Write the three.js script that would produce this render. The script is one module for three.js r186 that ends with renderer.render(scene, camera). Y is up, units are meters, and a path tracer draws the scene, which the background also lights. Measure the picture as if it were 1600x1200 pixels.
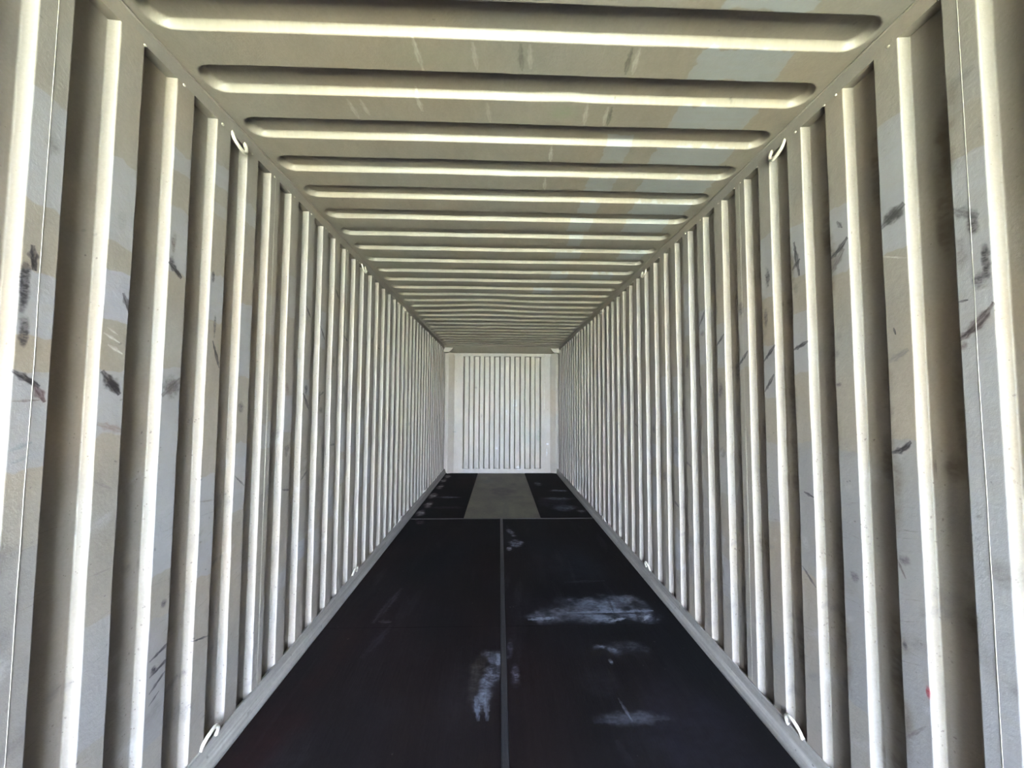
import * as THREE from 'three';
import { mergeGeometries } from 'three/addons/utils/BufferGeometryUtils.js';

// ---------------------------------------------------------------- camera, sky, sun, exposure
const scene = new THREE.Scene();
const R = Math.PI / 180;
const camera = new THREE.PerspectiveCamera(2 * Math.atan(600 / 612.4) / R, 1600 / 1200, 0.05, 200);
camera.position.set(-0.0427, 1.411, 0);
camera.rotation.order = 'YXZ';
camera.rotation.set(3.086 * R, -1.795 * R, 0.266 * R);   // a wide phone lens held level, tipped up a little
scene.add(camera);

const renderer = new THREE.WebGLRenderer({ antialias: true });
renderer.toneMapping = THREE.LinearToneMapping;
renderer.toneMappingExposure = 118;
renderer.shadowMap.enabled = true;
renderer.shadowMap.type = THREE.PCFSoftShadowMap;

{ // clear daytime sky: pale towards the horizon, bluer overhead
  const w = 128, h = 64, d = new Float32Array(w * h * 4);
  for (let j = 0; j < h; j++) {
    const el = ((j + 0.5) / h - 0.5) * Math.PI, t = Math.pow(Math.max(0, Math.sin(el)), 0.5);
    const c = [0.97 + (0.36 - 0.97) * t, 1.06 + (0.6 - 1.06) * t, 1.18 + (1.12 - 1.18) * t];
    for (let i = 0; i < w; i++) d.set([c[0] * 1.45, c[1] * 1.45, c[2] * 1.45, 1], (j * w + i) * 4);
  }
  const sky = new THREE.DataTexture(d, w, h, THREE.RGBAFormat, THREE.FloatType);
  sky.mapping = THREE.EquirectangularReflectionMapping;
  sky.magFilter = sky.minFilter = THREE.LinearFilter;
  sky.colorSpace = THREE.LinearSRGBColorSpace;
  sky.needsUpdate = true;
  scene.background = sky;
}
const sun = new THREE.DirectionalLight(new THREE.Color().setRGB(1, 0.95, 0.86), 5);
sun.position.set(9, 14, 2.2);
sun.target.position.set(0, 0, 3);
sun.castShadow = true;
sun.shadow.mapSize.set(2048, 2048);
Object.assign(sun.shadow.camera, { left: -18, right: 18, top: 18, bottom: -18, near: 1, far: 60 });
scene.add(sun, sun.target);

// ---------------------------------------------------------------- sizes (metres, forward depth t = -z)
const W = 1.175;            // half width between the proud faces of the side walls
const D = 0.035;            // depth of the side wall corrugation
const ROOF = 2.609, RAIL = 2.547, KICK = 0.09;
const TB = -3.75, TE = 8.25;  // door end (behind the camera) and closed end

// ---------------------------------------------------------------- small tools
let seed = 20240;
const rnd = () => { seed = (seed * 1664525 + 1013904223) >>> 0; return seed / 4294967296; };
const rr = (a, b) => a + (b - a) * rnd();
const clamp = (v, a = 0, b = 1) => Math.min(b, Math.max(a, v));
const sstep = (a, b, v) => { const t = clamp((v - a) / (b - a)); return t * t * (3 - 2 * t); };
const hash = (x, y) => { let h = Math.imul(x, 374761393) + Math.imul(y, 668265263); h = Math.imul(h ^ (h >>> 13), 1274126177); return ((h ^ (h >>> 16)) >>> 0) / 4294967296; };
function vnoise(x, y) {
  const xi = Math.floor(x), yi = Math.floor(y), fx = x - xi, fy = y - yi, u = fx * fx * (3 - 2 * fx), v = fy * fy * (3 - 2 * fy);
  const a = hash(xi, yi), b = hash(xi + 1, yi), c = hash(xi, yi + 1), d = hash(xi + 1, yi + 1);
  return a + (b - a) * u + (c - a) * v + (a - b - c + d) * u * v;
}
const fbm = (x, y, o = 3) => { let s = 0, a = 0.5, n = 0; for (let i = 0; i < o; i++) { s += a * vnoise(x, y); n += a; x = x * 2.03 + 17.3; y = y * 2.03 + 5.1; a *= 0.5; } return s / n; };

const taken = new Map();
function numbered(name) { const n = taken.get(name) || 0; taken.set(name, n + 1); return n ? name + '_' + String(n).padStart(3, '0') : name; }
function mesh(name, geo, mat, parent) {
  const m = new THREE.Mesh(geo, mat); m.name = name; m.castShadow = m.receiveShadow = true; parent.add(m); return m;
}
function structure(name, label, category) {
  const g = new THREE.Group(); g.name = name; g.userData = { label, category, kind: 'structure' }; scene.add(g); return g;
}
// indexed surface grid: P(i, j) -> [x, y, z, u, v], want(i, j) -> direction the face should look to
function grid(ni, nj, P, want) {
  const pos = [], uv = [], idx = [];
  for (let i = 0; i <= ni; i++) for (let j = 0; j <= nj; j++) { const p = P(i, j); pos.push(p[0], p[1], p[2]); uv.push(p[3], p[4]); }
  const a = new THREE.Vector3(), b = new THREE.Vector3(), c = new THREE.Vector3();
  const at = (k, v) => v.set(pos[3 * k], pos[3 * k + 1], pos[3 * k + 2]);
  const mi = ni >> 1, mj = nj >> 1, k0 = Math.min(mi, ni - 1) * (nj + 1) + Math.min(mj, nj - 1);
  at(k0, a); at(k0 + nj + 1, b).sub(a); at(k0 + 1, c).sub(a);
  const flip = b.cross(c).dot(want) < 0;
  for (let i = 0; i < ni; i++) for (let j = 0; j < nj; j++) {
    const p = i * (nj + 1) + j, q = p + nj + 1;
    if (flip) idx.push(p, p + 1, q, q, p + 1, q + 1); else idx.push(p, q, p + 1, q, q + 1, p + 1);
  }
  const g = new THREE.BufferGeometry();
  g.setAttribute('position', new THREE.Float32BufferAttribute(pos, 3));
  g.setAttribute('uv', new THREE.Float32BufferAttribute(uv, 2));
  g.setIndex(idx); g.computeVertexNormals();
  return g;
}
// closed outline in (x, y) drawn out along depth from t0 to t1; flat faces; uv in metres (depth, round the outline)
function prism(outline, t0, t1, steps = 1, wob = null) {
  const pos = [], uv = [], nor = [];
  let area = 0; outline.forEach((p, i) => { const q = outline[(i + 1) % outline.length]; area += p[0] * q[1] - q[0] * p[1]; });
  const o = area < 0 ? [...outline].reverse() : outline;
  let run = 0;
  o.forEach((p, i) => {
    const q = o[(i + 1) % o.length], dx = q[0] - p[0], dy = q[1] - p[1], l = Math.hypot(dx, dy), n = [dy / l, -dx / l];
    for (let s = 0; s < steps; s++) {
      const a = t0 + (t1 - t0) * s / steps, b = t0 + (t1 - t0) * (s + 1) / steps;
      const wa = wob ? wob(a) : [0, 0], wb = wob ? wob(b) : [0, 0];
      const v = [[p, a, run, wa], [q, a, run + l, wa], [q, b, run + l, wb], [p, b, run, wb]];
      for (const k of [0, 1, 2, 0, 2, 3].reverse()) { const [c, t, r, w] = v[k]; pos.push(c[0] + w[0], c[1] + w[1], -t); uv.push(t, r); nor.push(n[0], n[1], 0); }
    }
    run += l;
  });
  const tri = THREE.ShapeUtils.triangulateShape(o.map((p) => new THREE.Vector2(p[0], p[1])), []);
  for (const [t, s] of [[t0, 1], [t1, -1]]) for (const f of tri) for (const k of s > 0 ? f : [...f].reverse()) { pos.push(o[k][0], o[k][1], -t); uv.push(o[k][0], o[k][1]); nor.push(0, 0, s); }
  const g = new THREE.BufferGeometry();
  g.setAttribute('position', new THREE.Float32BufferAttribute(pos, 3));
  g.setAttribute('uv', new THREE.Float32BufferAttribute(uv, 2));
  g.setAttribute('normal', new THREE.Float32BufferAttribute(nor, 3));
  return g;
}
const boxGeo = (x0, x1, y0, y1, t0, t1) => prism([[x0, y0], [x1, y0], [x1, y1], [x0, y1]], t0, t1);
// plate with an outline in (x, y), front at depth t, thick th behind
const plate = (outline, t, th) => prism(outline, t, t + th);
// rounded open polyline: corners [a, b] replaced by short curves
function rounded(p, l, seg = 4) {
  const out = [p[0]];
  for (let i = 1; i < p.length - 1; i++) {
    const [A, B, C] = [p[i - 1], p[i], p[i + 1]];
    const d1 = Math.hypot(B[0] - A[0], B[1] - A[1]), d2 = Math.hypot(C[0] - B[0], C[1] - B[1]), m = Math.min(l, d1 * 0.45, d2 * 0.45);
    const s = [B[0] + (A[0] - B[0]) * m / d1, B[1] + (A[1] - B[1]) * m / d1], e = [B[0] + (C[0] - B[0]) * m / d2, B[1] + (C[1] - B[1]) * m / d2];
    for (let k = 0; k <= seg; k++) { const t = k / seg, u = 1 - t; out.push([u * u * s[0] + 2 * u * t * B[0] + t * t * e[0], u * u * s[1] + 2 * u * t * B[1] + t * t * e[1]]); }
  }
  out.push(p[p.length - 1]);
  return out;
}

// ---------------------------------------------------------------- painted surfaces: paint, dirt and scuffs, in metres
class Paint {
  constructor(w, h, a0, a1, b0, b1) { Object.assign(this, { w, h, a0, a1, b0, b1 }); this.c = new Float32Array(w * h * 3); }
  each(a0, a1, b0, b1, f) {
    const i0 = Math.max(0, Math.floor((a0 - this.a0) / (this.a1 - this.a0) * this.w)), i1 = Math.min(this.w - 1, Math.ceil((a1 - this.a0) / (this.a1 - this.a0) * this.w));
    const j0 = Math.max(0, Math.floor((b0 - this.b0) / (this.b1 - this.b0) * this.h)), j1 = Math.min(this.h - 1, Math.ceil((b1 - this.b0) / (this.b1 - this.b0) * this.h));
    for (let j = j0; j <= j1; j++) for (let i = i0; i <= i1; i++)
      f(this.a0 + (i + 0.5) / this.w * (this.a1 - this.a0), this.b0 + (j + 0.5) / this.h * (this.b1 - this.b0), (j * this.w + i) * 3);
  }
  all(f) { this.each(this.a0, this.a1, this.b0, this.b1, f); }
  mix(k, col, al) { if (al <= 0) return; const c = this.c; c[k] += (col[0] - c[k]) * al; c[k + 1] += (col[1] - c[k + 1]) * al; c[k + 2] += (col[2] - c[k + 2]) * al; }
  // rolled-on patch with ragged edges; keep(a) says on which places it took
  patch(a0, a1, b0, b1, col, al = 1, rag = 0.012, slant = 0, keep = null) {
    this.each(a0 - 0.03, a1 + 0.03, b0 - 0.06, b1 + 0.06, (a, b, k) => {
      const bb = b + slant * (a - a0), n = (fbm(a * 45, b * 45, 3) - 0.5) * 2 * rag, m = (fbm(a * 30 + 9, b * 30, 2) - 0.5) * 2 * rag;
      const e = Math.min(a - a0 + n, a1 - a + n, bb - b0 + m, b1 - bb + m);
      let s = sstep(-0.002, 0.003, e) * al * (0.86 + 0.28 * (fbm(a * 14, b * 60, 2) - 0.5));
      if (keep) s *= keep(a);
      this.mix(k, col, clamp(s));
    });
  }
  // rubbed streak from p to q, w wide, broken up along its length
  streak(p, q, w, col, al, grain = 60, bend = 0) {
    const dx = q[0] - p[0], dy = q[1] - p[1], l = Math.hypot(dx, dy) || 1e-6, ux = dx / l, uy = dy / l, m = w * 1.6 + Math.abs(bend);
    this.each(Math.min(p[0], q[0]) - m, Math.max(p[0], q[0]) + m, Math.min(p[1], q[1]) - m, Math.max(p[1], q[1]) + m, (a, b, k) => {
      const s = ((a - p[0]) * ux + (b - p[1]) * uy) / l;
      if (s < -0.05 || s > 1.05) return;
      const o = -(a - p[0]) * uy + (b - p[1]) * ux - bend * 4 * s * (1 - s);
      const width = w * (0.35 + 0.65 * Math.sin(Math.PI * clamp(s, 0.04, 0.96))) * (0.6 + 0.8 * vnoise(s * l * 90, 3.3));
      const n = 0.6 * fbm(s * l * grain * 0.3 + 31, o * grain * 5, 3) + 0.4 * fbm(s * l * grain * 2 + 7, o * grain * 9, 2);
      this.mix(k, col, clamp((1 - sstep(width * 0.35, width, Math.abs(o))) * (0.42 + 0.58 * sstep(0.3, 0.66, n)) * al));
    });
  }
  // smudge: an irregular rubbed patch
  smudge(ca, cb, ra, rb, col, al, turn = 0, grain = 40) {
    const m = Math.max(ra, rb) * 1.3, c = Math.cos(turn), s = Math.sin(turn);
    this.each(ca - m, ca + m, cb - m, cb + m, (a, b, k) => {
      const x = (c * (a - ca) + s * (b - cb)), y = (-s * (a - ca) + c * (b - cb)), r = Math.hypot(x / ra, y / rb) + (fbm(a * grain, b * grain, 3) - 0.5) * 0.9;
      const n = 0.55 * fbm(x * grain * 1.1 + 50, y * grain * 3.2, 4) + 0.45 * fbm(x * grain * 5 + 9, y * grain * 7, 2);
      this.mix(k, col, clamp((1 - sstep(0.3, 1.0, r)) * (0.45 + 0.55 * sstep(0.3, 0.7, n)) * al));
    });
  }
  scratches(n, a0, a1, b0, b1, ang, len, col, al, keep = null) {
    for (let i = 0; i < n; i++) {
      const a = rr(a0, a1), b = rr(b0, b1), l = rr(len * 0.3, len), t = ang + rr(-0.25, 0.25), w = rr(0.0008, 0.0022), al2 = al * rr(0.3, 1);
      if (keep && keep(a) < 0.5) continue;
      this.streak([a, b], [a + Math.cos(t) * l, b + Math.sin(t) * l], w, col, al2, 120, rr(-0.004, 0.004));
    }
  }
  specks(n, a0, a1, b0, b1, r, col, al) {
    for (let i = 0; i < n; i++) { const q = r * rr(0.4, 1.3); this.smudge(rr(a0, a1), rr(b0, b1), q, q * rr(0.6, 2), col, al * rr(0.4, 1), rr(0, 3), 300); }
  }
  texture() {
    const n = this.w * this.h, d = new Uint8Array(n * 4);
    for (let i = 0; i < n; i++) { d[4 * i] = clamp(this.c[3 * i], 0, 255); d[4 * i + 1] = clamp(this.c[3 * i + 1], 0, 255); d[4 * i + 2] = clamp(this.c[3 * i + 2], 0, 255); d[4 * i + 3] = 255; }
    const t = new THREE.DataTexture(d, this.w, this.h, THREE.RGBAFormat);
    t.colorSpace = THREE.SRGBColorSpace; t.magFilter = THREE.LinearFilter; t.minFilter = THREE.LinearMipmapLinearFilter; t.generateMipmaps = true;
    t.wrapS = t.wrapT = THREE.RepeatWrapping; t.needsUpdate = true; this.c = null;
    return t;
  }
}
function noiseMap(n, f) {
  const d = new Uint8Array(n * n * 4);
  for (let j = 0; j < n; j++) for (let i = 0; i < n; i++) { const v = clamp(f(i / n, j / n)) * 255; d.set([v, v, v, 255], (j * n + i) * 4); }
  const t = new THREE.DataTexture(d, n, n, THREE.RGBAFormat);
  t.magFilter = THREE.LinearFilter; t.minFilter = THREE.LinearFilter; t.wrapS = t.wrapT = THREE.RepeatWrapping; t.needsUpdate = true;
  return t;
}
const tile = (x, y, s) => { // noise that repeats after 1
  const u = x * s, v = y * s, xi = Math.floor(u), yi = Math.floor(v), fx = u - xi, fy = v - yi, p = fx * fx * (3 - 2 * fx), q = fy * fy * (3 - 2 * fy);
  const h = (a, b) => hash(((a % s) + s) % s, (((b % s) + s) % s) + s * 77);
  const a = h(xi, yi), b = h(xi + 1, yi), c = h(xi, yi + 1), d = h(xi + 1, yi + 1);
  return a + (b - a) * p + (c - a) * q + (a - b - c + d) * p * q;
};
const grainMap = noiseMap(256, (x, y) => 0.5 * tile(x, y, 8) + 0.3 * tile(x, y, 24) + 0.2 * tile(x, y, 90));
const grain = (rx, ry) => { const t = grainMap.clone(); t.repeat.set(rx, ry); t.needsUpdate = true; return t; };

const BEIGE = [130, 121, 110], GREY = [138, 136, 139], BLACK = [26, 21, 23], DIRT = [82, 76, 70], RUST = [110, 62, 40], PALE = [176, 172, 162];
function basePaint(P, tone = BEIGE) {
  P.all((a, b, k) => {
    const n = (fbm(a * 5, b * 5, 3) - 0.5) * 10 + (fbm(a * 40, b * 16, 2) - 0.5) * 7 + (fbm(a * 170, b * 170, 2) - 0.5) * 8, h = (fbm(a * 3 + 40, b * 3, 2) - 0.5) * 8;
    P.c[k] = tone[0] + n + h; P.c[k + 1] = tone[1] + n; P.c[k + 2] = tone[2] + n - h;
  });
}

// where the proud faces of each side wall begin (depth), as seen in the photograph, and carried on behind the camera
const startL = [0.943, 1.142, 1.347, 1.542, 1.73, 1.91, 2.1, 2.293, 2.484, 2.67, 2.848, 3.046, 3.24];
const startR = [0.914, 1.11, 1.304, 1.5, 1.687, 1.87, 2.072, 2.269, 2.46, 2.648, 2.834, 3.028, 3.225];
const FACE = 0.08, RUN = 0.003;
const ribStart = (list, step, i) => i < 0 ? list[0] + 0.1965 * i : i <= 12 ? list[i] : list[12] + (i - 12) * step;

function paintWall(side, texA, texB, starts) {
  const near = new Paint(2048, 2048, texA[0], texA[1], 0.06, 2.58), far = new Paint(1024, 1024, texB[0], texB[1], 0.06, 2.58);
  for (const P of [near, far]) {
    basePaint(P);
    const keep = (a) => { let k = 0; for (const s of starts) k = Math.max(k, sstep(s - 0.004, s + 0.006, a) * (1 - sstep(s + FACE - 0.004, s + FACE + 0.003, a))); return k; };
    const on = (i, b0, b1, col = GREY, al = 0.85, slant = 0) => P.patch(starts[i] - 0.02, starts[i] + FACE + 0.02, b0, b1, col, al, 0.012, slant, keep);
    if (side < 0 && P === near) {
      on(0, 1.905, 2.185, GREY, 0.9, 0.1); on(0, 1.572, 1.727, GREY, 0.95); on(0, 1.25, 1.487, GREY, 0.8); on(0, 0.4, 1.06, [118, 115, 114], 0.5);
      on(1, 1.877, 2.139, GREY, 0.85); on(1, 1.655, 1.8, [142, 139, 146], 1); on(1, 1.318, 1.512, GREY, 0.85); on(1, 0.46, 0.8, GREY, 0.55);
      on(2, 2.228, 2.3, GREY, 0.8); on(2, 1.865, 2.092, GREY, 0.75); on(2, 0.84, 1.532, GREY, 0.8); on(2, 0.3, 0.7, [118, 116, 118], 0.5);
      on(3, 2.285, 2.378, GREY, 0.8); on(3, 2.17, 2.212, GREY, 0.5); on(3, 1.737, 1.926, GREY, 0.85); on(3, 0.75, 1.13, GREY, 0.75);
      on(4, 2.22, 2.31, GREY, 0.6); on(4, 1.53, 1.86, GREY, 0.85); on(4, 0.95, 1.24, GREY, 0.75);
      on(5, 1.2, 1.32, GREY, 0.6); on(5, 1.75, 1.95, GREY, 0.35);
    } else if (side > 0 && P === near) {
      on(0, 0.2, 2.075, GREY, 0.85); on(0, 2.2, 2.3, GREY, 0.25);
      on(1, 1.888, 2.312, GREY, 0.9); on(1, 0.25, 1.31, [121, 119, 120], 0.7);
      on(2, 1.89, 2.133, GREY, 0.85); on(2, 0.4, 1.255, [119, 117, 118], 0.7);
      on(3, 1.942, 2.155, GREY, 0.85); on(3, 1.55, 1.79, GREY, 0.7); on(3, 0.75, 1.27, [119, 117, 118], 0.65);
      on(4, 1.9, 2.19, GREY, 0.75); on(4, 1.45, 1.687, GREY, 0.7); on(4, 0.9, 1.25, GREY, 0.5);
      on(5, 1.6, 1.9, GREY, 0.5);
    }
    starts.forEach((s, i) => { // further along, where single strokes can hardly be made out
      if (P === near && i < 6) return;
      if (s < P.a0 || s > P.a1) return;
      for (let k = 0; k < 3; k++) { const b = rr(0.3, 2.1); on(i, b, b + rr(0.06, 0.3), GREY, rr(0.25, 0.8)); }
      if (rnd() < 0.6) { const b = rr(0.7, 2.0); P.streak([s + 0.01, b], [s + FACE, b + rr(-0.05, 0.05)], rr(0.006, 0.014), BLACK, rr(0.4, 0.8), 50); }
      if (rnd() < 0.5) P.smudge(s + 0.04, rr(0.8, 2.1), 0.03, rr(0.02, 0.06), BLACK, 0.5, 0, 50);
    });
    // fine scratches and grime low down, where loads have rubbed past
    P.scratches(P === near ? 520 : 200, P.a0, P.a1, 0.12, 1.1, side < 0 ? 0.15 : -0.15, 0.1, DIRT, 0.55, keep);
    P.scratches(70, P.a0, P.a1, 0.9, 2.2, 0.1, 0.07, [140, 133, 124], 0.5, keep);
    P.scratches(40, P.a0, P.a1, 0.5, 2.2, -0.3, 0.05, PALE, 0.45, keep);
    for (const s of starts) { if (s < P.a0 || s > P.a1) continue; P.specks(P === near ? 46 : 10, s - 0.034, s + 0.002, 0.1, 1.35, 0.003, [70, 58, 50], 0.95); P.specks(P === near ? 14 : 4, s - 0.034, s + 0.002, 1.3, 2.3, 0.0025, [70, 58, 50], 0.8); P.specks(6, s, s + FACE, 0.1, 1.3, 0.004, BLACK, 0.6); }
    for (let k = 0; k < (P === near ? 90 : 60); k++) P.smudge(rr(P.a0, P.a1), rr(0.12, 1.25), rr(0.02, 0.06), rr(0.012, 0.05), rnd() < 0.5 ? [96, 90, 86] : [150, 147, 146], rr(0.25, 0.6), side < 0 ? 0.5 : -0.5, 26);
    if (side > 0) for (const s of starts) for (let k = 0; k < (P === near ? 16 : 5); k++) P.smudge(s + FACE + rr(0.0, 0.06), rr(0.15, 2.3), rr(0.025, 0.04), rr(0.05, 0.2), [84, 74, 60], rr(0.45, 0.85), 0, 14);  // brown grime blotches, also painting the right recesses darker in place of shade
    P.specks(90, P.a0, P.a1, 0.1, 2.4, 0.004, DIRT, 0.7);
  }
  const P = near;
  const st = (a, b, w, al = 0.85, col = BLACK, bend = 0) => P.streak(a, b, w, col, al, 70, bend), sm = (a, b, ra, rb, al = 0.8, col = BLACK, t = 0) => P.smudge(a, b, ra, rb, col, al, t, 45);
  if (side < 0) {
    sm(0.955, 1.69, 0.014, 0.09, 1); st([0.966, 1.79], [0.972, 1.735], 0.014, 1); sm(0.962, 1.58, 0.012, 0.05, 0.9);
    st([0.945, 1.485], [0.997, 1.452], 0.012, 1); st([0.99, 1.452], [1.012, 1.415], 0.014, 0.9, [62, 40, 40]); st([0.95, 1.415], [1.0, 1.418], 0.005, 0.6, [90, 72, 68]); sm(0.995, 2.06, 0.02, 0.035, 0.6, [90, 86, 84]);
    st([0.95, 1.3], [0.99, 1.315], 0.008, 0.6, [100, 104, 106]); st([0.955, 1.27], [0.99, 1.285], 0.006, 0.5, [100, 104, 106]);
    sm(1.185, 1.465, 0.034, 0.026, 1, BLACK, -0.6); st([1.155, 1.5], [1.205, 1.44], 0.02, 1); st([1.15, 1.352], [1.22, 1.328], 0.016, 0.7, [112, 92, 84]); sm(1.18, 1.96, 0.016, 0.05, 0.4, [96, 92, 90]);
    st([1.152, 1.612], [1.197, 1.592], 0.006, 0.9, PALE); st([1.166, 1.58], [1.208, 1.56], 0.008, 0.9, PALE); st([1.16, 1.63], [1.19, 1.615], 0.004, 0.7, PALE); st([1.2, 1.74], [1.222, 1.69], 0.012, 0.8);
    st([1.15, 1.19], [1.2, 1.16], 0.006, 0.5, [96, 88, 84]); st([1.15, 0.93], [1.21, 0.93], 0.004, 0.5, [96, 88, 84]);
    sm(1.39, 1.475, 0.04, 0.05, 0.8, [60, 52, 48], 0.5); st([1.355, 1.44], [1.43, 1.5], 0.02, 0.7, [60, 52, 48]); sm(1.365, 1.96, 0.016, 0.05, 0.8, [64, 50, 46]); st([1.352, 1.893], [1.402, 1.857], 0.016, 1); sm(1.36, 1.9, 0.014, 0.03, 0.7);
    st([1.362, 0.572], [1.44, 0.592], 0.008, 0.9); st([1.365, 0.52], [1.438, 0.54], 0.008, 0.9); sm(1.375, 0.535, 0.014, 0.02, 1); st([1.365, 0.468], [1.42, 0.5], 0.008, 0.8); st([1.365, 0.43], [1.40, 0.45], 0.005, 0.7); sm(1.4, 0.735, 0.018, 0.02, 0.7); sm(1.43, 0.75, 0.014, 0.02, 0.7);
    sm(1.56, 1.92, 0.012, 0.03, 0.9); st([1.575, 1.655], [1.613, 1.56], 0.01, 1); sm(1.58, 1.72, 0.008, 0.05, 0.6); st([1.54, 0.53], [1.618, 0.506], 0.005, 1); st([1.545, 1.04], [1.61, 1.03], 0.006, 0.6, [100, 84, 80]);
    sm(1.76, 1.4, 0.03, 0.03, 0.6); st([1.74, 1.1], [1.8, 1.05], 0.006, 0.6); sm(2.12, 1.5, 0.03, 0.04, 0.6, [80, 56, 50]); st([2.3, 1.47], [2.37, 1.38], 0.018, 0.9); sm(2.33, 1.5, 0.02, 0.03, 0.8); st([2.3, 1.98], [2.35, 1.93], 0.012, 0.9); st([2.49, 1.9], [2.55, 1.83], 0.012, 0.8); sm(2.5, 1.45, 0.02, 0.06, 0.6); sm(2.7, 1.7, 0.02, 0.05, 0.6); st([2.7, 2.2], [2.75, 2.15], 0.014, 0.9);
  } else {
    st([0.995, 2.275], [0.93, 2.29], 0.024, 0.6, [100, 96, 88]); st([0.992, 1.94], [0.94, 1.9], 0.02, 0.8, [70, 68, 66]); sm(0.95, 1.885, 0.018, 0.03, 0.8); sm(0.93, 1.8, 0.012, 0.04, 1); sm(0.928, 1.76, 0.013, 0.035, 1); sm(0.94, 1.74, 0.02, 0.03, 0.7); sm(0.982, 1.82, 0.02, 0.06, 0.7, [96, 90, 88]);
    st([0.999, 1.585], [0.92, 1.665], 0.016, 1, [56, 44, 42], 0.006); sm(0.985, 1.57, 0.012, 0.02, 0.7, [70, 58, 56]); st([0.99, 1.69], [0.97, 1.69], 0.005, 0.8);
    sm(1.15, 2.003, 0.036, 0.03, 1, [48, 46, 44], -0.3); st([1.185, 1.985], [1.118, 2.025], 0.024, 0.9, [48, 46, 44]); st([1.185, 1.552], [1.128, 1.582], 0.016, 0.8, [96, 92, 86]); st([1.165, 1.655], [1.16, 1.635], 0.005, 1); st([1.185, 1.27], [1.13, 1.306], 0.013, 1, BLACK, 0.006); st([1.18, 1.73], [1.14, 1.75], 0.01, 0.4, [110, 104, 96]); st([1.19, 1.89], [1.12, 1.86], 0.004, 0.7, PALE);
    sm(1.117, 0.608, 0.008, 0.022, 1, [120, 30, 36]); sm(1.175, 0.7, 0.01, 0.02, 0.8); sm(1.165, 0.95, 0.02, 0.02, 0.5); st([1.19, 0.42], [1.13, 0.5], 0.006, 0.7, [84, 76, 70]); st([1.19, 0.95], [1.165, 0.9], 0.006, 0.8, [70, 60, 56]);
    st([1.386, 1.955], [1.313, 2.003], 0.014, 1, BLACK, 0.004); st([1.384, 1.9], [1.33, 1.97], 0.02, 0.7, [70, 62, 58]); sm(1.378, 1.6, 0.02, 0.02, 0.6, [80, 76, 66]); sm(1.36, 1.66, 0.02, 0.03, 0.5, [90, 86, 76]); sm(1.37, 1.49, 0.02, 0.012, 0.6); sm(1.34, 0.83, 0.02, 0.02, 0.5); st([1.35, 2.08], [1.33, 2.05], 0.01, 0.6);
    st([1.555, 2.085], [1.536, 1.95], 0.014, 0.9); st([1.57, 1.98], [1.53, 2.01], 0.012, 0.7); sm(1.56, 1.9, 0.02, 0.03, 0.6, [90, 84, 74]); st([1.578, 1.645], [1.505, 1.668], 0.012, 1); st([1.55, 1.07], [1.505, 1.06], 0.008, 1); st([1.57, 0.77], [1.51, 0.72], 0.008, 0.7);
    sm(1.72, 2.0, 0.02, 0.05, 0.9); st([1.76, 1.62], [1.69, 1.68], 0.012, 1); st([1.76, 1.48], [1.7, 1.55], 0.012, 0.9); sm(1.74, 1.82, 0.02, 0.05, 0.6); st([1.95, 1.62], [1.88, 1.68], 0.012, 1); sm(1.92, 1.9, 0.02, 0.05, 0.7); st([2.15, 1.75], [2.08, 1.8], 0.012, 0.9); sm(2.12, 1.5, 0.03, 0.06, 0.6); st([2.34, 1.9], [2.27, 1.98], 0.014, 0.8); sm(2.5, 1.7, 0.02, 0.06, 0.6);
  }
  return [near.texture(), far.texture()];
}
const worn = (k) => new THREE.Color().setRGB(k, k, k);
const metalPaint = (map, rep = [9, 9], rough = 0.55, bump = 0.0009, k = 0.75) => new THREE.MeshStandardMaterial({ map, color: worn(k), roughness: rough, metalness: 0, bumpMap: grain(...rep), bumpScale: bump, side: THREE.DoubleSide });

// ---------------------------------------------------------------- side walls
const plain = new Paint(512, 512, 0, 1.2, 0.06, 2.58); basePaint(plain);
const plainMat = metalPaint(plain.texture(), [5, 9]);
// folded sheet: pts = [depth, inward], wavering a little from knocks
function sheet(side, pts, y0, y1, ny, box, seedY, wave) {
  const off = (t, y) => wave * (fbm(seedY * 7.7 + y * 2.3, seedY, 2) - 0.5) * 2, offn = (t, y) => wave * (fbm(seedY * 3.1 + y * 3.1 + 40, t * 2, 2) - 0.5) * 2;
  const make = (back) => grid(pts.length - 1, ny, (i, j) => {
    const y = y0 + (y1 - y0) * j / ny, fade = Math.sin(Math.PI * clamp((y - 0.05) / 2.55)), k = clamp(pts[i][1] / D);
    const t = pts[i][0] + off(pts[i][0], y) * fade * k, n = pts[i][1] + offn(pts[i][0], y) * fade * k;
    return [side * (W + D - n + back), y, -t, ((pts[i][2] ?? t) - box[0]) / (box[1] - box[0]), (y - 0.06) / (2.58 - 0.06)];
  }, new THREE.Vector3(back ? side : -side, 0, 0));
  return mergeGeometries([make(0), make(0.004)]);
}
function ribProfile(s) {
  const p = rounded([[s - RUN - 0.012, 0], [s - RUN, 0], [s, D], [s + FACE, D], [s + FACE + RUN, 0], [s + FACE + RUN + 0.012, 0]], 0.005);
  let a = 0; const arc = p.map((q, i) => i ? (a += Math.hypot(q[0] - p[i - 1][0], q[1] - p[i - 1][1])) : 0);   // paint follows the sheet round the folds
  return p.map((q, i) => [...q, s + FACE / 2 + arc[i] - a / 2]);
}

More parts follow.
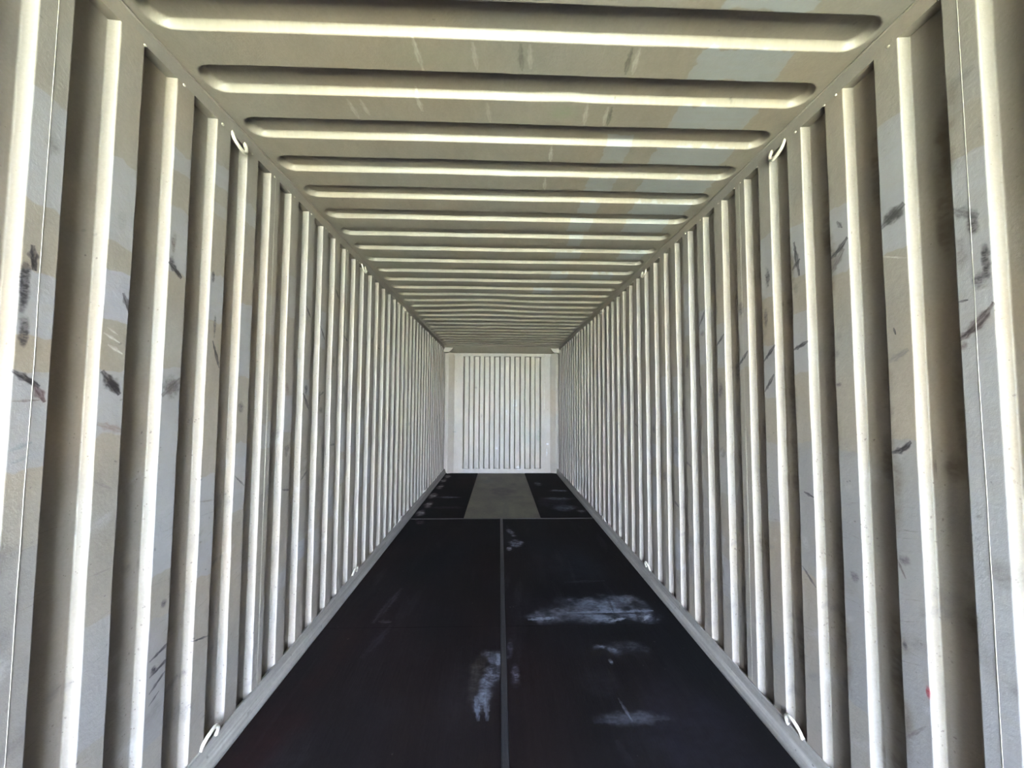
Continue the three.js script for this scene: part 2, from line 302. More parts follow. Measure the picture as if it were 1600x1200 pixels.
function buildWall(side, list, step) {
  const name = side < 0 ? 'wall_left' : 'wall_right';
  const wall = structure(name, side < 0 ? 'corrugated steel side wall left of the dark floor, worn beige and grey paint' : 'corrugated steel side wall right of the dark floor, worn beige and grey paint', 'wall');
  const idx = []; for (let i = -24; i <= 36; i++) { const s = ribStart(list, step, i); if (s > TB + 0.05 && s + FACE < 8.14) idx.push(i); }
  const starts = idx.filter((i) => i >= 0).map((i) => ribStart(list, step, i));
  const boxA = [0.85, 2.9], boxB = [2.7, 8.32];
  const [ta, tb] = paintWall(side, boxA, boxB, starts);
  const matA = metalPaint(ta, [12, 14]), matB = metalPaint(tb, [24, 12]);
  const pick = (i) => i < 0 ? [plainMat, [0, 1.2]] : i < 10 ? [matA, boxA] : [matB, boxB];
  const groups = new Map();
  for (const i of idx) { const g = Math.floor(i / 5); if (!groups.has(g)) groups.set(g, []); groups.get(g).push(i); }
  for (const [g, ids] of groups) {
    const strips = [], [mat, box] = pick(ids[0]);
    for (const i of ids) {
      const s = ribStart(list, step, i), prev = ribStart(list, step, i - 1) + FACE + RUN + 0.012, first = i === idx[0];
      strips.push(sheet(side, [[first ? TB : prev, 0], [s - RUN - 0.012, 0]], KICK - 0.035, RAIL + 0.02, 1, box, i, 0));
    }
    if (ids.includes(idx[idx.length - 1])) strips.push(sheet(side, [[ribStart(list, step, ids[ids.length - 1]) + FACE + RUN + 0.012, 0], [TE + 0.06, 0]], KICK - 0.035, RAIL + 0.02, 1, box, 99, 0));
    const panel = mesh('corrugated_panel', mergeGeometries(strips), mat, wall);
    for (const i of ids) {
      const s = ribStart(list, step, i);
      mesh('rib', sheet(side, ribProfile(s), KICK - 0.035, RAIL + 0.02, i < -1 ? 2 : i < 12 ? 40 : 14, box, i + (side > 0 ? 200 : 60), i < -1 ? 0 : i % 5 === 0 ? 0.0007 : 0.0028), mat, panel);
    }
    if (g >= 0) { // the weld where two sheets meet runs down the middle of the first rib
      const s = ribStart(list, step, ids[0]) + FACE * 0.52, pts = [];
      for (let k = 0; k <= 60; k++) { const y = KICK + (RAIL - KICK) * k / 60; pts.push(new THREE.Vector3(side * (W + 0.0006), y, -(s + 0.003 * (fbm(y * 4, i0(g), 2) - 0.5)))); }
      mesh('weld_seam', new THREE.TubeGeometry(new THREE.CatmullRomCurve3(pts), 120, 0.0014, 6), seamMat, panel);
    }
  }
  return { wall, starts: idx.map((i) => ribStart(list, step, i)) };
}
const i0 = (g) => g * 13.7;
const seamMat = new THREE.MeshStandardMaterial({ color: new THREE.Color('#7d786d'), roughness: 0.4 });
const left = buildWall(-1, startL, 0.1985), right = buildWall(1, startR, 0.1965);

// ---------------------------------------------------------------- top rails (trim) and bottom rails (baseboard)
const railPaint = new Paint(1024, 256, 0, 4, 0, 0.5);
basePaint(railPaint); railPaint.specks(120, 0, 4, 0, 0.5, 0.004, DIRT, 0.6);
const railTex = railPaint.texture(); railTex.repeat.set(0.25, 2);
const railMat = new THREE.MeshStandardMaterial({ map: railTex, color: worn(0.75), roughness: 0.5, bumpMap: grain(2, 2), bumpScale: 0.0006 });
const kickPaint = new Paint(2048, 256, 0, 4, 0, 0.5);
kickPaint.all((a, b, k) => {
  const n = (fbm(a * 4, b * 120, 3) - 0.5) * 46 + (fbm(a * 1.2, b * 30, 2) - 0.5) * 36 + (fbm(a * 90, b * 90, 2) - 0.5) * 12;
  kickPaint.c[k] = 154 + n; kickPaint.c[k + 1] = 147 + n; kickPaint.c[k + 2] = 137 + n;
});
kickPaint.specks(160, 0, 4, 0, 0.5, 0.006, [70, 62, 56], 0.7);
const kickTex = kickPaint.texture(); kickTex.repeat.set(0.25, 2);
const kickMat = new THREE.MeshStandardMaterial({ map: kickTex, color: worn(0.56), roughness: 0.5, metalness: 0.0, bumpMap: grain(3, 6), bumpScale: 0.001 });
const beadMat = new THREE.MeshStandardMaterial({ color: new THREE.Color('#958f80'), roughness: 0.35 });
for (const side of [-1, 1]) {
  const where = side < 0 ? 'left' : 'right';
  const rail = mesh('trim_' + (side < 0 ? 1 : 2), prism([[side * W, RAIL], [side * (W + 0.075), RAIL], [side * (W + 0.075), ROOF + 0.03], [side * (W + 0.006), ROOF + 0.03], [side * (W + 0.006), ROOF - 0.008], [side * W, ROOF - 0.008]], TB, TE + 0.06), railMat, scene);
  rail.userData = { label: `long steel top rail where the ${where} corrugated wall meets the roof`, category: 'rail', kind: 'structure' };
  // weld along the roof edge and weld drips at the foot of the rail
  const pts = []; for (let k = 0; k <= 120; k++) { const t = -0.2 + 8.4 * k / 120; pts.push(new THREE.Vector3(side * (W + 0.001), ROOF - 0.006 + 0.002 * (vnoise(t * 9, 4) - 0.5), -t)); }
  mesh('weld_bead', new THREE.TubeGeometry(new THREE.CatmullRomCurve3(pts), 240, 0.0045, 6), railMat, rail);
  const drips = [], S = side < 0 ? left.starts : right.starts;
  for (const s of S) { if (s < 0.9) continue; for (const f of [0.35, 0.98]) { if (rnd() < 0.35) continue; const q = new THREE.SphereGeometry(0.0035 + 0.002 * rnd(), 8, 6); q.scale(0.8, 1, 1.4); q.translate(side * (W - 0.001), RAIL - 0.002, -(s + FACE * f)); drips.push(q); } }
  const wd = mesh('weld_drips', mergeGeometries(drips), beadMat, rail); wd.userData.kind = 'stuff';

  const kick = mesh('baseboard_' + where, prism([[side * (W + D + 0.06), -0.03], [side * (W + D + 0.06), KICK - 0.03], [side * (W + 0.004), KICK - 0.03], [side * (W + 0.002), KICK], [side * (W - 0.002), KICK], [side * (W - 0.005), KICK - 0.004], [side * (W - 0.012), 0.05], [side * (W - 0.022), 0.03], [side * (W - 0.027), 0.004], [side * (W - 0.027), -0.03]], TB, TE + 0.06), kickMat, scene);
  kick.userData = { label: `scraped grey steel bottom rail between the ${where} wall and the floor`, category: 'rail', kind: 'structure' };
}

// ---------------------------------------------------------------- roof: flat sheets with pressed corrugations
const roofP = new Paint(1024, 2048, -1.2, 1.2, 0.9, 8.3);
basePaint(roofP);
{
  const P = roofP, BL = [138, 139, 142];
  for (const [x0, x1, t0, t1] of [[0.62, 0.9, 0.95, 1.103], [0.635, 0.955, 1.232, 1.357], [0.672, 1.0, 1.484, 1.611], [0.68, 1.05, 1.735, 1.87], [0.71, 1.1, 1.99, 2.12], [0.75, 1.1, 2.24, 2.37], [0.78, 1.06, 2.48, 2.62], [0.9, 1.1, 2.99, 3.14], [0.8, 1.0, 3.5, 3.64]]) P.patch(x0, x1, t0, t1, BL, 0.9, 0.014);
  for (const [x0, x1, t0, t1] of [[0.44, 0.56, 1.69, 1.87], [0.42, 0.57, 1.99, 2.12], [0.43, 0.55, 2.24, 2.37], [0.41, 0.56, 2.48, 2.64], [0.45, 0.55, 2.72, 2.88], [0.4, 0.6, 3.0, 3.14], [0.42, 0.58, 3.5, 3.66], [0.3, 0.5, 4.0, 4.2]]) P.patch(x0, x1, t0, t1, BL, 0.8, 0.01);
  for (const [x, t0, t1, c, al] of [[-0.335, 1.23, 1.35, PALE, 0.8], [-0.375, 1.46, 1.55, PALE, 0.7], [0.394, 1.24, 1.34, [78, 75, 62], 0.8], [0.40, 1.5, 1.6, [78, 75, 62], 0.8], [0.42, 1.24, 1.34, PALE, 0.6], [0.385, 1.5, 1.6, PALE, 0.6], [0.19, 1.75, 1.87, PALE, 0.9], [0.19, 2.0, 2.12, PALE, 0.7], [-0.14, 1.24, 1.34, PALE, 0.5], [0.02, 1.24, 1.34, [78, 75, 62], 0.6], [0.05, 1.24, 1.33, PALE, 0.5], [-0.65, 1.5, 1.6, PALE, 0.5], [-0.6, 1.5, 1.58, PALE, 0.5], [0.3, 1.49, 1.6, PALE, 0.6], [-0.1, 1.5, 1.6, PALE, 0.4]]) P.streak([x, t0], [x + 0.01, t1], 0.014, c, al, 60);
  P.smudge(0.2, 1.54, 0.09, 0.06, [120, 123, 102], 0.7, 0, 20); P.smudge(-0.3, 1.3, 0.2, 0.06, [124, 122, 106], 0.4, 0, 14);
  for (let k = 0; k < 30; k++) P.smudge(rr(-1.1, 1.1), rr(1, 6), rr(0.03, 0.12), rr(0.02, 0.06), [122, 114, 101], 0.6, 0, 20);
  P.scratches(120, -1.1, 1.1, 1, 7, 1.57, 0.12, [152, 145, 132], 0.4); P.specks(60, -1.1, 1.1, 1, 6, 0.005, [70, 64, 54], 0.8);
}
const roofMat = metalPaint(roofP.texture(), [9, 28], 0.5, 0.0012);
const ceiling = structure('ceiling', 'beige steel container roof pressed with cross corrugations', 'ceiling');
// the roof has been pushed about a little
const sag = (x, t) => 0.022 * Math.exp(-((x + 0.25) ** 2) / 0.18 - ((t - 4.9) ** 2) / 0.35) + 0.006 * (fbm(x * 2.5 + 3, t * 1.6, 2) - 0.5) * (1 - (x / W) ** 2) + 0.006 * Math.exp(-((x - 0.2) ** 2) / 0.004 - ((t - 1.45) ** 2) / 0.004);
const PITCH = 0.2535, POCKET = 0.125, DEEP = 0.026, LIP = 0.016;
function roofPiece(t0, t1, ts, xs, h) {
  const make = (up) => grid(xs.length - 1, ts.length - 1, (i, j) => { const x = xs[i], t = ts[j]; return [x, ROOF + h(x, t) + sag(x, t) * clamp((W - Math.abs(x)) / 0.08) + up, -t, (x + 1.2) / 2.4, (t - 0.9) / 7.4]; }, new THREE.Vector3(0, up ? 1 : -1, 0));
  return mergeGeometries([make(0), make(0.004)]);
}
{
  const xs = []; for (let k = -14; k <= 14; k++) xs.push(k / 14 * 1.06);
  for (const e of [1.075, 1.09, 1.1, 1.108, 1.115, 1.122, 1.129, 1.136, 1.143, 1.15, 1.156, 1.162, 1.17, W + 0.012]) { xs.push(e); xs.unshift(-e); }
  const xf = []; for (let k = -16; k <= 16; k++) xf.push(k / 16 * (W + 0.012));
  const lo = Math.ceil((TB - 1.229) / PITCH) + 1, hi = 26;
  let panel = null, flats = [], pockets = [], matOf = null;
  const flush = () => { if (!flats.length) return; const p = mesh('roof_panel', mergeGeometries(flats), roofMat, ceiling); for (const g of pockets) mesh('corrugation', g, roofMat, p); flats = []; pockets = []; };
  let prev = TB;
  for (let k = lo; k <= hi; k++) {
    const e = 1.229 + PITCH * k, s = e - POCKET, m = 0.003;
    flats.push(roofPiece(prev, s - m, [prev, (prev + s - m) / 2, s - m], xf, () => 0));
    const ts = [s - m]; for (let q = 0; q <= 6; q++) ts.push(s + LIP * 1.1 * q / 6); for (let q = 1; q < 14; q++) ts.push(s + LIP * 1.1 + (POCKET - 2.2 * LIP) * q / 14); for (let q = 0; q <= 6; q++) ts.push(e - LIP * 1.1 * (1 - q / 6)); ts.push(e + m);
    const mid = (s + e) / 2, hw = POCKET / 2, rad = 0.06, endL = -1.145, endR = 1.155;
    pockets.push(roofPiece(s - m, e + m, ts, xs, (x, t) => { // rounded slot, pressed upwards
      const cx = (endL + endR) / 2, qx = Math.abs(x - cx) - ((endR - endL) / 2 - rad), qt = Math.abs(t - mid) - (hw - rad);
      const d = rad - (Math.hypot(Math.max(qx, 0), Math.max(qt, 0)) + Math.min(Math.max(qx, qt), 0));
      return DEEP * sstep(0, LIP, d);
    }));
    prev = e + m;
    if ((k - lo) % 5 === 4) flush();
  }
  flats.push(roofPiece(prev, TE + 0.06, [prev, (prev + TE + 0.06) / 2, TE + 0.06], xf, () => 0));
  flush();
}

// ---------------------------------------------------------------- closed end
const endP = new Paint(1024, 1024, -1.25, 1.25, 0, 2.65);
basePaint(endP);
{
  const P = endP;
  for (const [x, y, a, b, c, al] of [[-0.7, 1.75, 0.05, 0.22, [105, 102, 88], 0.7], [-0.55, 1.78, 0.04, 0.03, [82, 78, 68], 0.8], [-0.16, 1.66, 0.03, 0.05, [90, 84, 72], 0.8], [-0.42, 1.45, 0.05, 0.14, [112, 106, 98], 0.7], [-0.72, 1.3, 0.1, 0.2, [120, 114, 102], 0.6], [0.55, 0.75, 0.1, 0.25, [112, 117, 105], 0.7], [0.78, 0.75, 0.04, 0.16, [98, 104, 90], 0.8], [-0.42, 1.18, 0.02, 0.06, [75, 72, 63], 0.7], [0.28, 1.4, 0.05, 0.25, [160, 164, 165], 0.8], [0.1, 1.28, 0.03, 0.1, [162, 165, 166], 0.8], [0.36, 0.1, 0.06, 0.05, [170, 172, 174], 0.9], [0.96, 0.6, 0.04, 0.03, [170, 174, 177], 0.9], [0.95, 0.42, 0.02, 0.12, [168, 172, 176], 0.8], [-0.1, 0.5, 0.03, 0.05, [165, 171, 174], 0.8], [-0.98, 0.85, 0.05, 0.02, [98, 98, 93], 0.7], [0.5, 1.65, 0.03, 0.3, [160, 160, 150], 0.6], [0.9, 1.5, 0.02, 0.4, [160, 160, 150], 0.5]]) P.smudge(x, y, a, b, c, al, 0, 14);
  P.scratches(90, -1.1, 1.1, 0.1, 2.4, 1.5, 0.12, [128, 124, 111], 0.6); P.specks(60, -1.1, 1.1, 0.1, 2.4, 0.01, [90, 84, 72], 0.6);
}
const endMat = metalPaint(endP.texture(), [6, 6], 0.5, 0.001);
const endUV = (g) => { const p = g.attributes.position, u = g.attributes.uv; for (let i = 0; i < p.count; i++) u.setXY(i, (p.getX(i) + 1.25) / 2.5, p.getY(i) / 2.65); return g; };
const front = structure('wall_front', 'pale corrugated steel end wall closing the far end of the container', 'wall');
const darkSteel = new THREE.MeshStandardMaterial({ color: new THREE.Color('#6f685e'), roughness: 0.6, bumpMap: grain(4, 4), bumpScale: 0.001 });
{
  const X0 = -0.806, P0 = 0.2145, WIDE = 0.134, DD = 0.075, RS = 0.024, y0 = 0.085, y1 = 2.44;
  const backs = [];
  for (let k = 0; k < 8; k++) { const a = X0 + P0 * k; backs.push(endUV(boxGeo(a + RS - 0.004, a + WIDE - RS + 0.004, y0 - 0.01, y1 + 0.01, TE + DD, TE + DD + 0.004))); }
  const panel = mesh('corrugated_panel', mergeGeometries(backs), endMat, front);
  for (let k = -1; k < 8; k++) { // proud ribs between the eight sunk strips
    const a = k < 0 ? -0.9 : X0 + P0 * k + WIDE, b = k === 7 ? 0.9 + 0.01 : X0 + P0 * (k + 1);
    const pr = rounded([...(k < 0 ? [] : [[a - RS, -DD]]), [a, 0], [b, 0], ...(k === 7 ? [] : [[b + RS, -DD]])], 0.006, 3);
    const make = (back) => grid(pr.length - 1, 4, (i, j) => { const y = y0 - 0.01 + (y1 - y0 + 0.02) * j / 4; return [pr[i][0], y, -(TE - pr[i][1] + back), (pr[i][0] + 1.25) / 2.5, y / 2.65]; }, new THREE.Vector3(0, 0, back ? -1 : 1));
    mesh('rib', mergeGeometries([make(0), make(0.004)]), endMat, panel);
  }
  mesh('sill_plate', endUV(boxGeo(-1.12, 1.15, -0.02, y0, TE - 0.004, TE + 0.1)), endMat, front);
  mesh('header_plate', endUV(boxGeo(-0.875, 0.925, 2.437, 2.5, TE - 0.014, TE + 0.1)), endMat, front);
  for (const s of [-1, 1]) {
    const q = s < 0 ? 0 : 0.028;  // the end stands a touch to the right
    mesh('header_plate', endUV(boxGeo(s < 0 ? -1.05 : 0.93, s < 0 ? -0.882 : 1.13, 2.448, 2.5, TE - 0.01, TE + 0.1)), endMat, front);
    mesh('side_plate', endUV(boxGeo(s < 0 ? -0.99 : 0.9, s < 0 ? -0.88 : 1.02, 0, 2.46, TE - 0.006, TE + 0.1)), endMat, front);
    const inner = s < 0 ? -0.985 : 1.015, outer = s < 0 ? -1.112 : 1.138;
    // corner post: a folded plate that turns towards the side wall
    const post = new THREE.Shape([[inner, TE], [outer, TE - 0.05], [outer + s * 0.012, TE - 0.05], [outer + s * 0.012, TE - 0.0], [s * (W + D + 0.02), TE - 0.0], [s * (W + D + 0.02), TE + 0.1], [inner, TE + 0.1]].map((p) => new THREE.Vector2(p[0], p[1])));
    const g = new THREE.ExtrudeGeometry(post, { depth: 2.6, bevelEnabled: false }); g.rotateX(-Math.PI / 2);
    mesh('corner_post', endUV(g), endMat, front);
    const gp = s < 0 ? [[-1.2, 2.583], [-0.985, 2.575], [-1.077, 2.492], [-1.2, 2.489]] : [[0.995, 2.577], [1.224, 2.58], [1.224, 2.484], [1.065, 2.497]];
    mesh('gusset_plate', endUV(plate(gp, 7.99, 0.012)), endMat, front);
  }
  // head beam: a sloped plate under the roof
  mesh('head_beam', (() => { const sh = new THREE.Shape([[-(TE - 0.32), ROOF + 0.02], [-(TE - 0.32), ROOF - 0.006], [-(TE - 0.006), 2.498], [-(TE + 0.1), 2.498], [-(TE + 0.1), ROOF + 0.02]].map((p) => new THREE.Vector2(p[0], p[1]))); const g = new THREE.ExtrudeGeometry(sh, { depth: 2 * (W + D), bevelEnabled: false }); g.rotateY(-Math.PI / 2); g.computeBoundingBox(); const b = g.boundingBox; g.translate(-(b.min.x + b.max.x) / 2, 0, -(TE + 0.1) - b.min.z); return endUV(g); })(), endMat, front);
  mesh('end_plate', boxGeo(-1.25, 1.25, -0.05, ROOF + 0.03, TE + 0.09, TE + 0.11), darkSteel, front);
}

// ---------------------------------------------------------------- floor: dark plywood boards, a steel strip down the middle, the steel tunnel plates at the far end
const floor = structure('floor', 'dark stained plywood floor with dusty smears inside the container', 'floor');
const WOOD = [20, 16, 16], DUST = [120, 131, 148];
function woodBase(P) {
  P.all((a, b, k) => {
    const g = fbm(a * 55, b * 3.2, 4) - 0.5, m = fbm(a * 3, b * 1.6, 3) - 0.5, f = fbm(a * 160, b * 60, 2) - 0.5, tone = WOOD;
    const n = g * 6 + m * 16 + f * 4, r = (fbm(a * 1.7 + 8, b * 1.1, 2) - 0.5) * 12;
    P.c[k] = tone[0] + n + r; P.c[k + 1] = tone[1] + n; P.c[k + 2] = tone[2] + n * 1.1 - r * 0.4;
  });
}
const nearF = new Paint(2048, 2048, -1.2, 1.2, 1.2, 5.0), farF = new Paint(1024, 1024, -1.2, 1.2, 4.95, 8.3);
woodBase(nearF); woodBase(farF);
{
  const P = nearF, d = (x, t, a, b, al = 0.7, turn = 0, c = DUST, g = 16) => P.smudge(x, t, a, b, c, al, turn, g);
  // broad dusty smear on the right
  for (const [x, t, a, b, al] of [[0.62, 2.78, 0.42, 0.2, 0.6], [0.75, 2.86, 0.3, 0.16, 0.55], [0.28, 2.68, 0.16, 0.1, 0.6], [0.9, 2.68, 0.16, 0.1, 0.8], [0.66, 2.66, 0.1, 0.08, 0.8], [0.85, 2.93, 0.2, 0.1, 0.55], [0.5, 2.7, 0.25, 0.12, 0.5]]) d(x, t, a, b, al, 0, DUST, 13);
  P.streak([0.45, 2.74], [1.0, 2.75], 0.025, DUST, 0.9, 26); P.streak([0.16, 2.66], [0.32, 2.67], 0.03, [130, 140, 156], 0.8, 30); P.streak([0.9, 2.62], [0.98, 2.7], 0.02, [150, 160, 174], 0.9, 40); P.streak([0.7, 2.63], [0.8, 2.66], 0.025, [144, 154, 168], 0.9, 40); P.streak([0.55, 2.72], [1.0, 2.72], 0.012, [18, 16, 18], 0.9, 20);
  P.streak([0.5, 3.2], [0.8, 3.22], 0.03, [62, 66, 78], 0.5, 30); P.streak([0.98, 2.62], [1.08, 2.8], 0.03, [18, 16, 18], 0.8, 30);
  // by the middle strip
  d(-0.07, 2.13, 0.06, 0.22, 0.8, -0.25); d(-0.15, 2.2, 0.05, 0.14, 0.45, 0, [72, 71, 65]); d(-0.05, 2.25, 0.05, 0.08, 0.7); d(-0.12, 1.95, 0.05, 0.1, 0.6, -0.3); P.streak([-0.15, 1.98], [-0.13, 1.84], 0.02, DUST, 0.6, 30); P.streak([-0.1, 1.98], [-0.09, 1.84], 0.02, DUST, 0.6, 30);
  d(-0.17, 2.1, 0.035, 0.2, 0.5, 0, [72, 71, 65]); d(-0.06, 2.3, 0.09, 0.06, 0.6); P.smudge(-1.0, 1.75, 0.14, 0.4, [38, 20, 20], 0.6, 0, 8); P.smudge(-0.95, 2.3, 0.1, 0.4, [34, 20, 18], 0.5, 0, 8); P.smudge(0.8, 1.8, 0.3, 0.4, [34, 34, 44], 0.5, 0, 6); P.smudge(0.6, 3.6, 0.4, 0.5, [32, 34, 42], 0.5, 0, 6);
  d(0.05, 2.13, 0.04, 0.12, 0.75, 0, [96, 100, 118]); d(0.03, 2.35, 0.025, 0.1, 0.6, 0, [96, 100, 118]);
  d(0.56, 2.36, 0.05, 0.04, 0.8); d(0.62, 2.33, 0.04, 0.04, 0.6); d(0.58, 2.22, 0.015, 0.03, 0.8); d(0.7, 2.35, 0.2, 0.1, 0.3);
  d(0.56, 1.83, 0.2, 0.05, 0.4); P.streak([0.4, 1.82], [0.72, 1.83], 0.04, [66, 70, 80], 0.55, 20); P.streak([0.54, 1.95], [0.56, 1.82], 0.012, DUST, 0.5, 30);
  d(0.09, 4.45, 0.05, 0.22, 0.9, 0.2); d(0.14, 4.08, 0.11, 0.14, 0.8); d(0.06, 3.95, 0.04, 0.08, 0.9, 0, [150, 160, 176]);
  d(-0.99, 4.85, 0.08, 0.12, 0.8, 0.4, [88, 85, 88]); P.streak([-0.79, 3.1], [-0.85, 2.66], 0.04, [70, 70, 82], 0.5, 24); P.streak([-0.82, 2.66], [-0.74, 2.65], 0.03, [84, 84, 94], 0.6, 24); P.streak([-0.73, 2.6], [-0.8, 2.3], 0.04, [58, 58, 70], 0.4, 24);
  for (let k = 0; k < 46; k++) { const x = rr(-1.05, 1.05), t = rr(1.45, 4.8); P.streak([x, t], [x + rr(-0.05, 0.05), t + rr(0.15, 0.6)], rr(0.015, 0.06), rnd() < 0.4 ? [14, 12, 13] : [42, 41, 45], rr(0.2, 0.5), 18); }
  for (let k = 0; k < 24; k++) d(rr(-1, 1.05), rr(1.45, 4.6), rr(0.05, 0.2), rr(0.08, 0.3), rr(0.1, 0.3), 0, [44, 44, 50], 10);
  P.scratches(140, -1.1, 1.1, 1.4, 4.9, 1.5, 0.14, [54, 52, 54], 0.4); P.specks(70, -1.1, 1.1, 1.4, 4.9, 0.005, [100, 98, 95], 0.7);
  const Q = farF, f = (x, t, a, b, al = 0.7, c = DUST, g = 10) => Q.smudge(x, t, a, b, c, al, 0, g);
  f(0.86, 5.45, 0.24, 0.26, 0.95, [96, 108, 122], 6); f(1.05, 5.3, 0.1, 0.12, 0.95, [110, 118, 130], 6); f(0.85, 6.0, 0.28, 0.14, 0.85, DUST, 6); f(0.95, 6.55, 0.2, 0.1, 0.95, DUST, 6); f(0.65, 7.15, 0.1, 0.26, 0.8, DUST, 6); f(0.75, 5.8, 0.3, 0.5, 0.5, [60, 66, 80], 5);
  for (const [x, t] of [[-1.06, 7.9], [-1.08, 7.4], [-1.05, 6.9], [-1.07, 6.2], [-1.04, 5.7], [-1.06, 5.25]]) f(x, t, 0.08, 0.24, 1, [168, 170, 176], 6);
  f(-0.8, 6.1, 0.28, 0.09, 0.8, DUST, 6); f(-0.75, 5.5, 0.3, 0.1, 0.25); Q.scratches(80, -1.1, 1.1, 5, 8.2, 1.5, 0.2, [56, 56, 60], 0.4);
}
const tunP = new Paint(512, 1024, -0.5, 0.5, 4.95, 8.3);
tunP.all((a, b, k) => { const n = (fbm(a * 6, b * 3, 4) - 0.5) * 34 + (fbm(a * 60, b * 60, 2) - 0.5) * 12; tunP.c[k] = 94 + n * 1.3; tunP.c[k + 1] = 87 + n * 1.3; tunP.c[k + 2] = 68 + n; });
tunP.smudge(0.0, 6.5, 0.3, 0.5, [46, 38, 30], 0.95, 0, 6); tunP.smudge(-0.2, 6.1, 0.25, 0.3, [80, 76, 62], 0.6, 0, 6); tunP.smudge(0.2, 6.1, 0.3, 0.2, [66, 60, 48], 0.7, 0, 6); tunP.smudge(-0.25, 7.4, 0.15, 0.3, [72, 84, 81], 0.6, 0, 6); tunP.smudge(0.2, 7.1, 0.05, 0.1, [60, 54, 46], 0.7, 0, 12); tunP.streak([0.06, 5.8], [0.04, 5.0], 0.06, [84, 80, 68], 0.6, 10);
const woodMat = (P, bump) => new THREE.MeshPhysicalMaterial({ map: P.texture(), color: new THREE.Color().setRGB(0.7, 0.63, 0.58), roughness: 0.8, specularIntensity: 0.2, bumpMap: grain(...bump), bumpScale: 0.0005 });
const nearBox = [-1.2, 1.2, 1.2, 5.0], farBox = [-1.2, 1.2, 4.95, 8.3];
const nearMat = woodMat(nearF, [30, 5]), farMat = woodMat(farF, [30, 5]);
const tunMat = new THREE.MeshStandardMaterial({ map: tunP.texture(), color: worn(0.66), roughness: 0.6, metalness: 0.1, bumpMap: grain(4, 12), bumpScale: 0.001 });
function board(name, x0, x1, t0, t1, mat, box, y1 = 0, y0 = -0.028) {
  const c = 0.0008, g = prism([[x0, y0], [x1, y0], [x1, y1 - c], [x1 - c, y1], [x0 + c, y1], [x0, y1 - c]], t0, t1);
  const p = g.attributes.position, u = g.attributes.uv;
  for (let i = 0; i < p.count; i++) u.setXY(i, (p.getX(i) - box[0]) / (box[1] - box[0]), (-p.getZ(i) - box[2]) / (box[3] - box[2]));
  return mesh(name, g, mat, floor);
}
const FX = W - 0.033, SEAM = 2.585, TUN = 4.965, SX0 = -0.026, SX1 = 0.004;
for (const [t0, t1] of [[TB, -2.3], [-2.299, 0.14], [0.141, SEAM], [SEAM + 0.001, TUN - 0.012]]) {
  board('floor_board', -FX, SX0 - 0.003, t0, t1, nearMat, nearBox); board('floor_board', SX1 + 0.003, FX, t0, t1, nearMat, nearBox);
}
board('floor_board', -FX, -0.486, TUN + 0.016, 8.235, farMat, farBox); board('floor_board', 0.486, FX, TUN + 0.016, 8.235, farMat, farBox);
board('tunnel_plate', -0.481, 0.481, TUN + 0.0, 5.89, tunMat, [-0.5, 0.5, 4.95, 8.3], 0.0); board('tunnel_plate', -0.481, 0.481, 5.893, 8.235, tunMat, [-0.5, 0.5, 4.95, 8.3], -0.001);
const stripMat = new THREE.MeshStandardMaterial({ map: kickTex, color: new THREE.Color('#33343a'), roughness: 0.55, bumpMap: grain(3, 6), bumpScale: 0.001 });
mesh('center_strip', prism([[SX0, -0.028], [SX1, -0.028], [SX1, 0], [SX1 - 0.004, 0.003], [SX0 + 0.004, 0.003], [SX0, 0]], TB, TUN - 0.012), stripMat, floor).userData.label = 'grey steel strip down the middle';
mesh('cross_strip', prism([[-FX, -0.028], [FX, -0.028], [FX, 0.002], [-FX, 0.002]], TUN - 0.01, TUN + 0.013), new THREE.MeshStandardMaterial({ map: kickTex, color: new THREE.Color('#353431'), roughness: 0.6 }), floor).userData.label = 'grey steel strip across the floor at the tunnel plate';
mesh('underfloor', boxGeo(-1.24, 1.24, -0.2, -0.034, TB, TE + 0.06), new THREE.MeshStandardMaterial({ color: new THREE.Color('#1b1918'), roughness: 0.9 }), floor);

// ---------------------------------------------------------------- lashing rings: bent bars welded under the top rails and above the bottom rails
const ringMat = new THREE.MeshStandardMaterial({ color: new THREE.Color('#948d7f'), roughness: 0.4 });
const ringCurve = new THREE.CatmullRomCurve3([[-0.055, 0.03, -0.012], [-0.057, 0.008, -0.002], [-0.048, -0.018, 0.006], [-0.022, -0.038, 0.012], [0.008, -0.044, 0.014], [0.026, -0.03, 0.013], [0.033, -0.008, 0.008], [0.034, 0.022, -0.004]].map((p) => new THREE.Vector3(...p)));
const ringGeo = new THREE.TubeGeometry(ringCurve, 36, 0.0082, 10);
const weldGeo = new THREE.SphereGeometry(0.0115, 12, 8); weldGeo.scale(1.1, 0.9, 0.9);
function ring(side, up, t, label, group) {
  const g = new THREE.Group(); g.name = numbered('lashing_ring'); g.userData = { label, category: 'lashing ring', group };
  // local x runs into the container's depth, local z points inwards
  const bar = mesh('bar', ringGeo, ringMat, g), w1 = mesh('weld', weldGeo, ringMat, g), w2 = mesh('weld', weldGeo, ringMat, g);
  w1.position.set(-0.055, 0.012, -0.004); w2.position.set(0.034, 0.01, 0.002);
  const m = new THREE.Matrix4().makeBasis(new THREE.Vector3(0, 0, -1), new THREE.Vector3(0, up ? 1 : -1, 0), new THREE.Vector3(-side, 0, 0));
  m.setPosition(side * (W - 0.002), up ? RAIL - 0.006 : KICK + 0.006, -t);
  g.applyMatrix4(m); g.scale.multiplyScalar(0.86);
  scene.add(g);
}
const nth = ['nearest to the camera', 'second from the camera', 'third from the camera', 'fourth from the camera'];
const at = { '-1,1': [1.678, 3.23, 4.63, 6.12], '-1,0': [1.655, 3.2, 4.6, 6.1], '1,1': [1.64, 3.235, 4.6, 6.1], '1,0': [1.65, 3.24, 4.58, 6.08] };
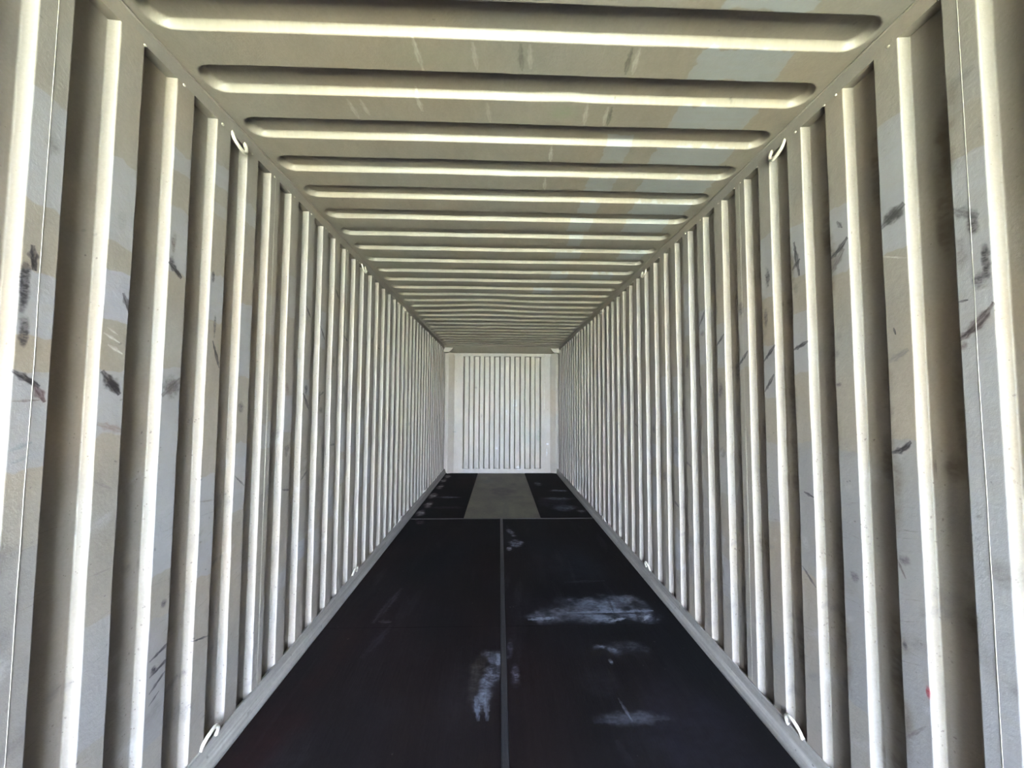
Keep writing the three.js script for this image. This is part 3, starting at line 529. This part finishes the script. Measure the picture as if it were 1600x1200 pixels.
for (const side of [-1, 1]) for (const up of [1, 0]) at[side + ',' + up].forEach((t, i) => ring(side, up, t,
  `pale steel lashing ring ${up ? 'under the top rail' : 'on the bottom rail'} of the ${side < 0 ? 'left' : 'right'} wall, ${nth[i]}`, `lashing rings along the ${up ? 'top' : 'bottom'} rail of the ${side < 0 ? 'left' : 'right'} wall`));

// ---------------------------------------------------------------- the yard outside the open doors, behind the camera
const yardP = new Paint(512, 512, 0, 6, 0, 6);
yardP.all((a, b, k) => { const n = (tile(a / 6, b / 6, 6) - 0.5) * 20 + (tile(a / 6, b / 6, 40) - 0.5) * 24 + (tile(a / 6, b / 6, 128) - 0.5) * 30; yardP.c[k] = 176 + n; yardP.c[k + 1] = 176 + n; yardP.c[k + 2] = 142 + n; });
const yardTex = yardP.texture();
const yardGeo = boxGeo(-40, 40, -0.4, -0.2, -60, 30); 
{ const p = yardGeo.attributes.position, u = yardGeo.attributes.uv; for (let i = 0; i < p.count; i++) u.setXY(i, p.getX(i) / 6, p.getZ(i) / 6); }
const yard = mesh('ground', yardGeo, new THREE.MeshStandardMaterial({ map: yardTex, roughness: 0.95 }), scene);
yard.userData = { label: 'dry grassy yard outside the open container doors', category: 'ground', kind: 'structure' };

// unseen trees added to block sky from the right wall and tint it green
{
  const bark = new THREE.MeshStandardMaterial({ color: new THREE.Color('#4b3d2e'), roughness: 0.95 }), leaf = new THREE.MeshStandardMaterial({ color: new THREE.Color('#4d6130'), roughness: 0.9 });
  [[-6, 10.2, 1.9, 5], [-11, 9.6, 1.9, 5.4], [-7.9, 15.6, 2, 5.6]].forEach(([x, z, r, h], n) => {
    const g = new THREE.Group(); g.name = numbered('added_tree'); g.position.set(x, -0.2, z);
    g.userData = { label: ['unseen leafy sky blocker added nearest the open doors', 'unseen leafy sky blocker added furthest out to the side of the doors', 'unseen leafy sky blocker added behind the other two'][n], category: 'added_tree', group: 'added trees out of view beside the yard' };
    scene.add(g);
    mesh('trunk', new THREE.CylinderGeometry(0.14, 0.22, h * 0.5, 10).translate(0, h * 0.25, 0), bark, g);
    const c = new THREE.IcosahedronGeometry(1, 24), p = c.attributes.position, v = new THREE.Vector3();
    for (let i = 0; i < p.count; i++) { v.fromBufferAttribute(p, i); const k = 0.75 + 0.5 * fbm(v.x * 3 + 5 * n + 9, v.y * 3 + v.z * 3.3 + 9, 3); p.setXYZ(i, v.x * r * k, h * 0.52 + v.y * h * 0.44 * k, v.z * r * k); }
    c.computeVertexNormals(); mesh('crown', c, leaf, g);
  });
}

renderer.render(scene, camera);
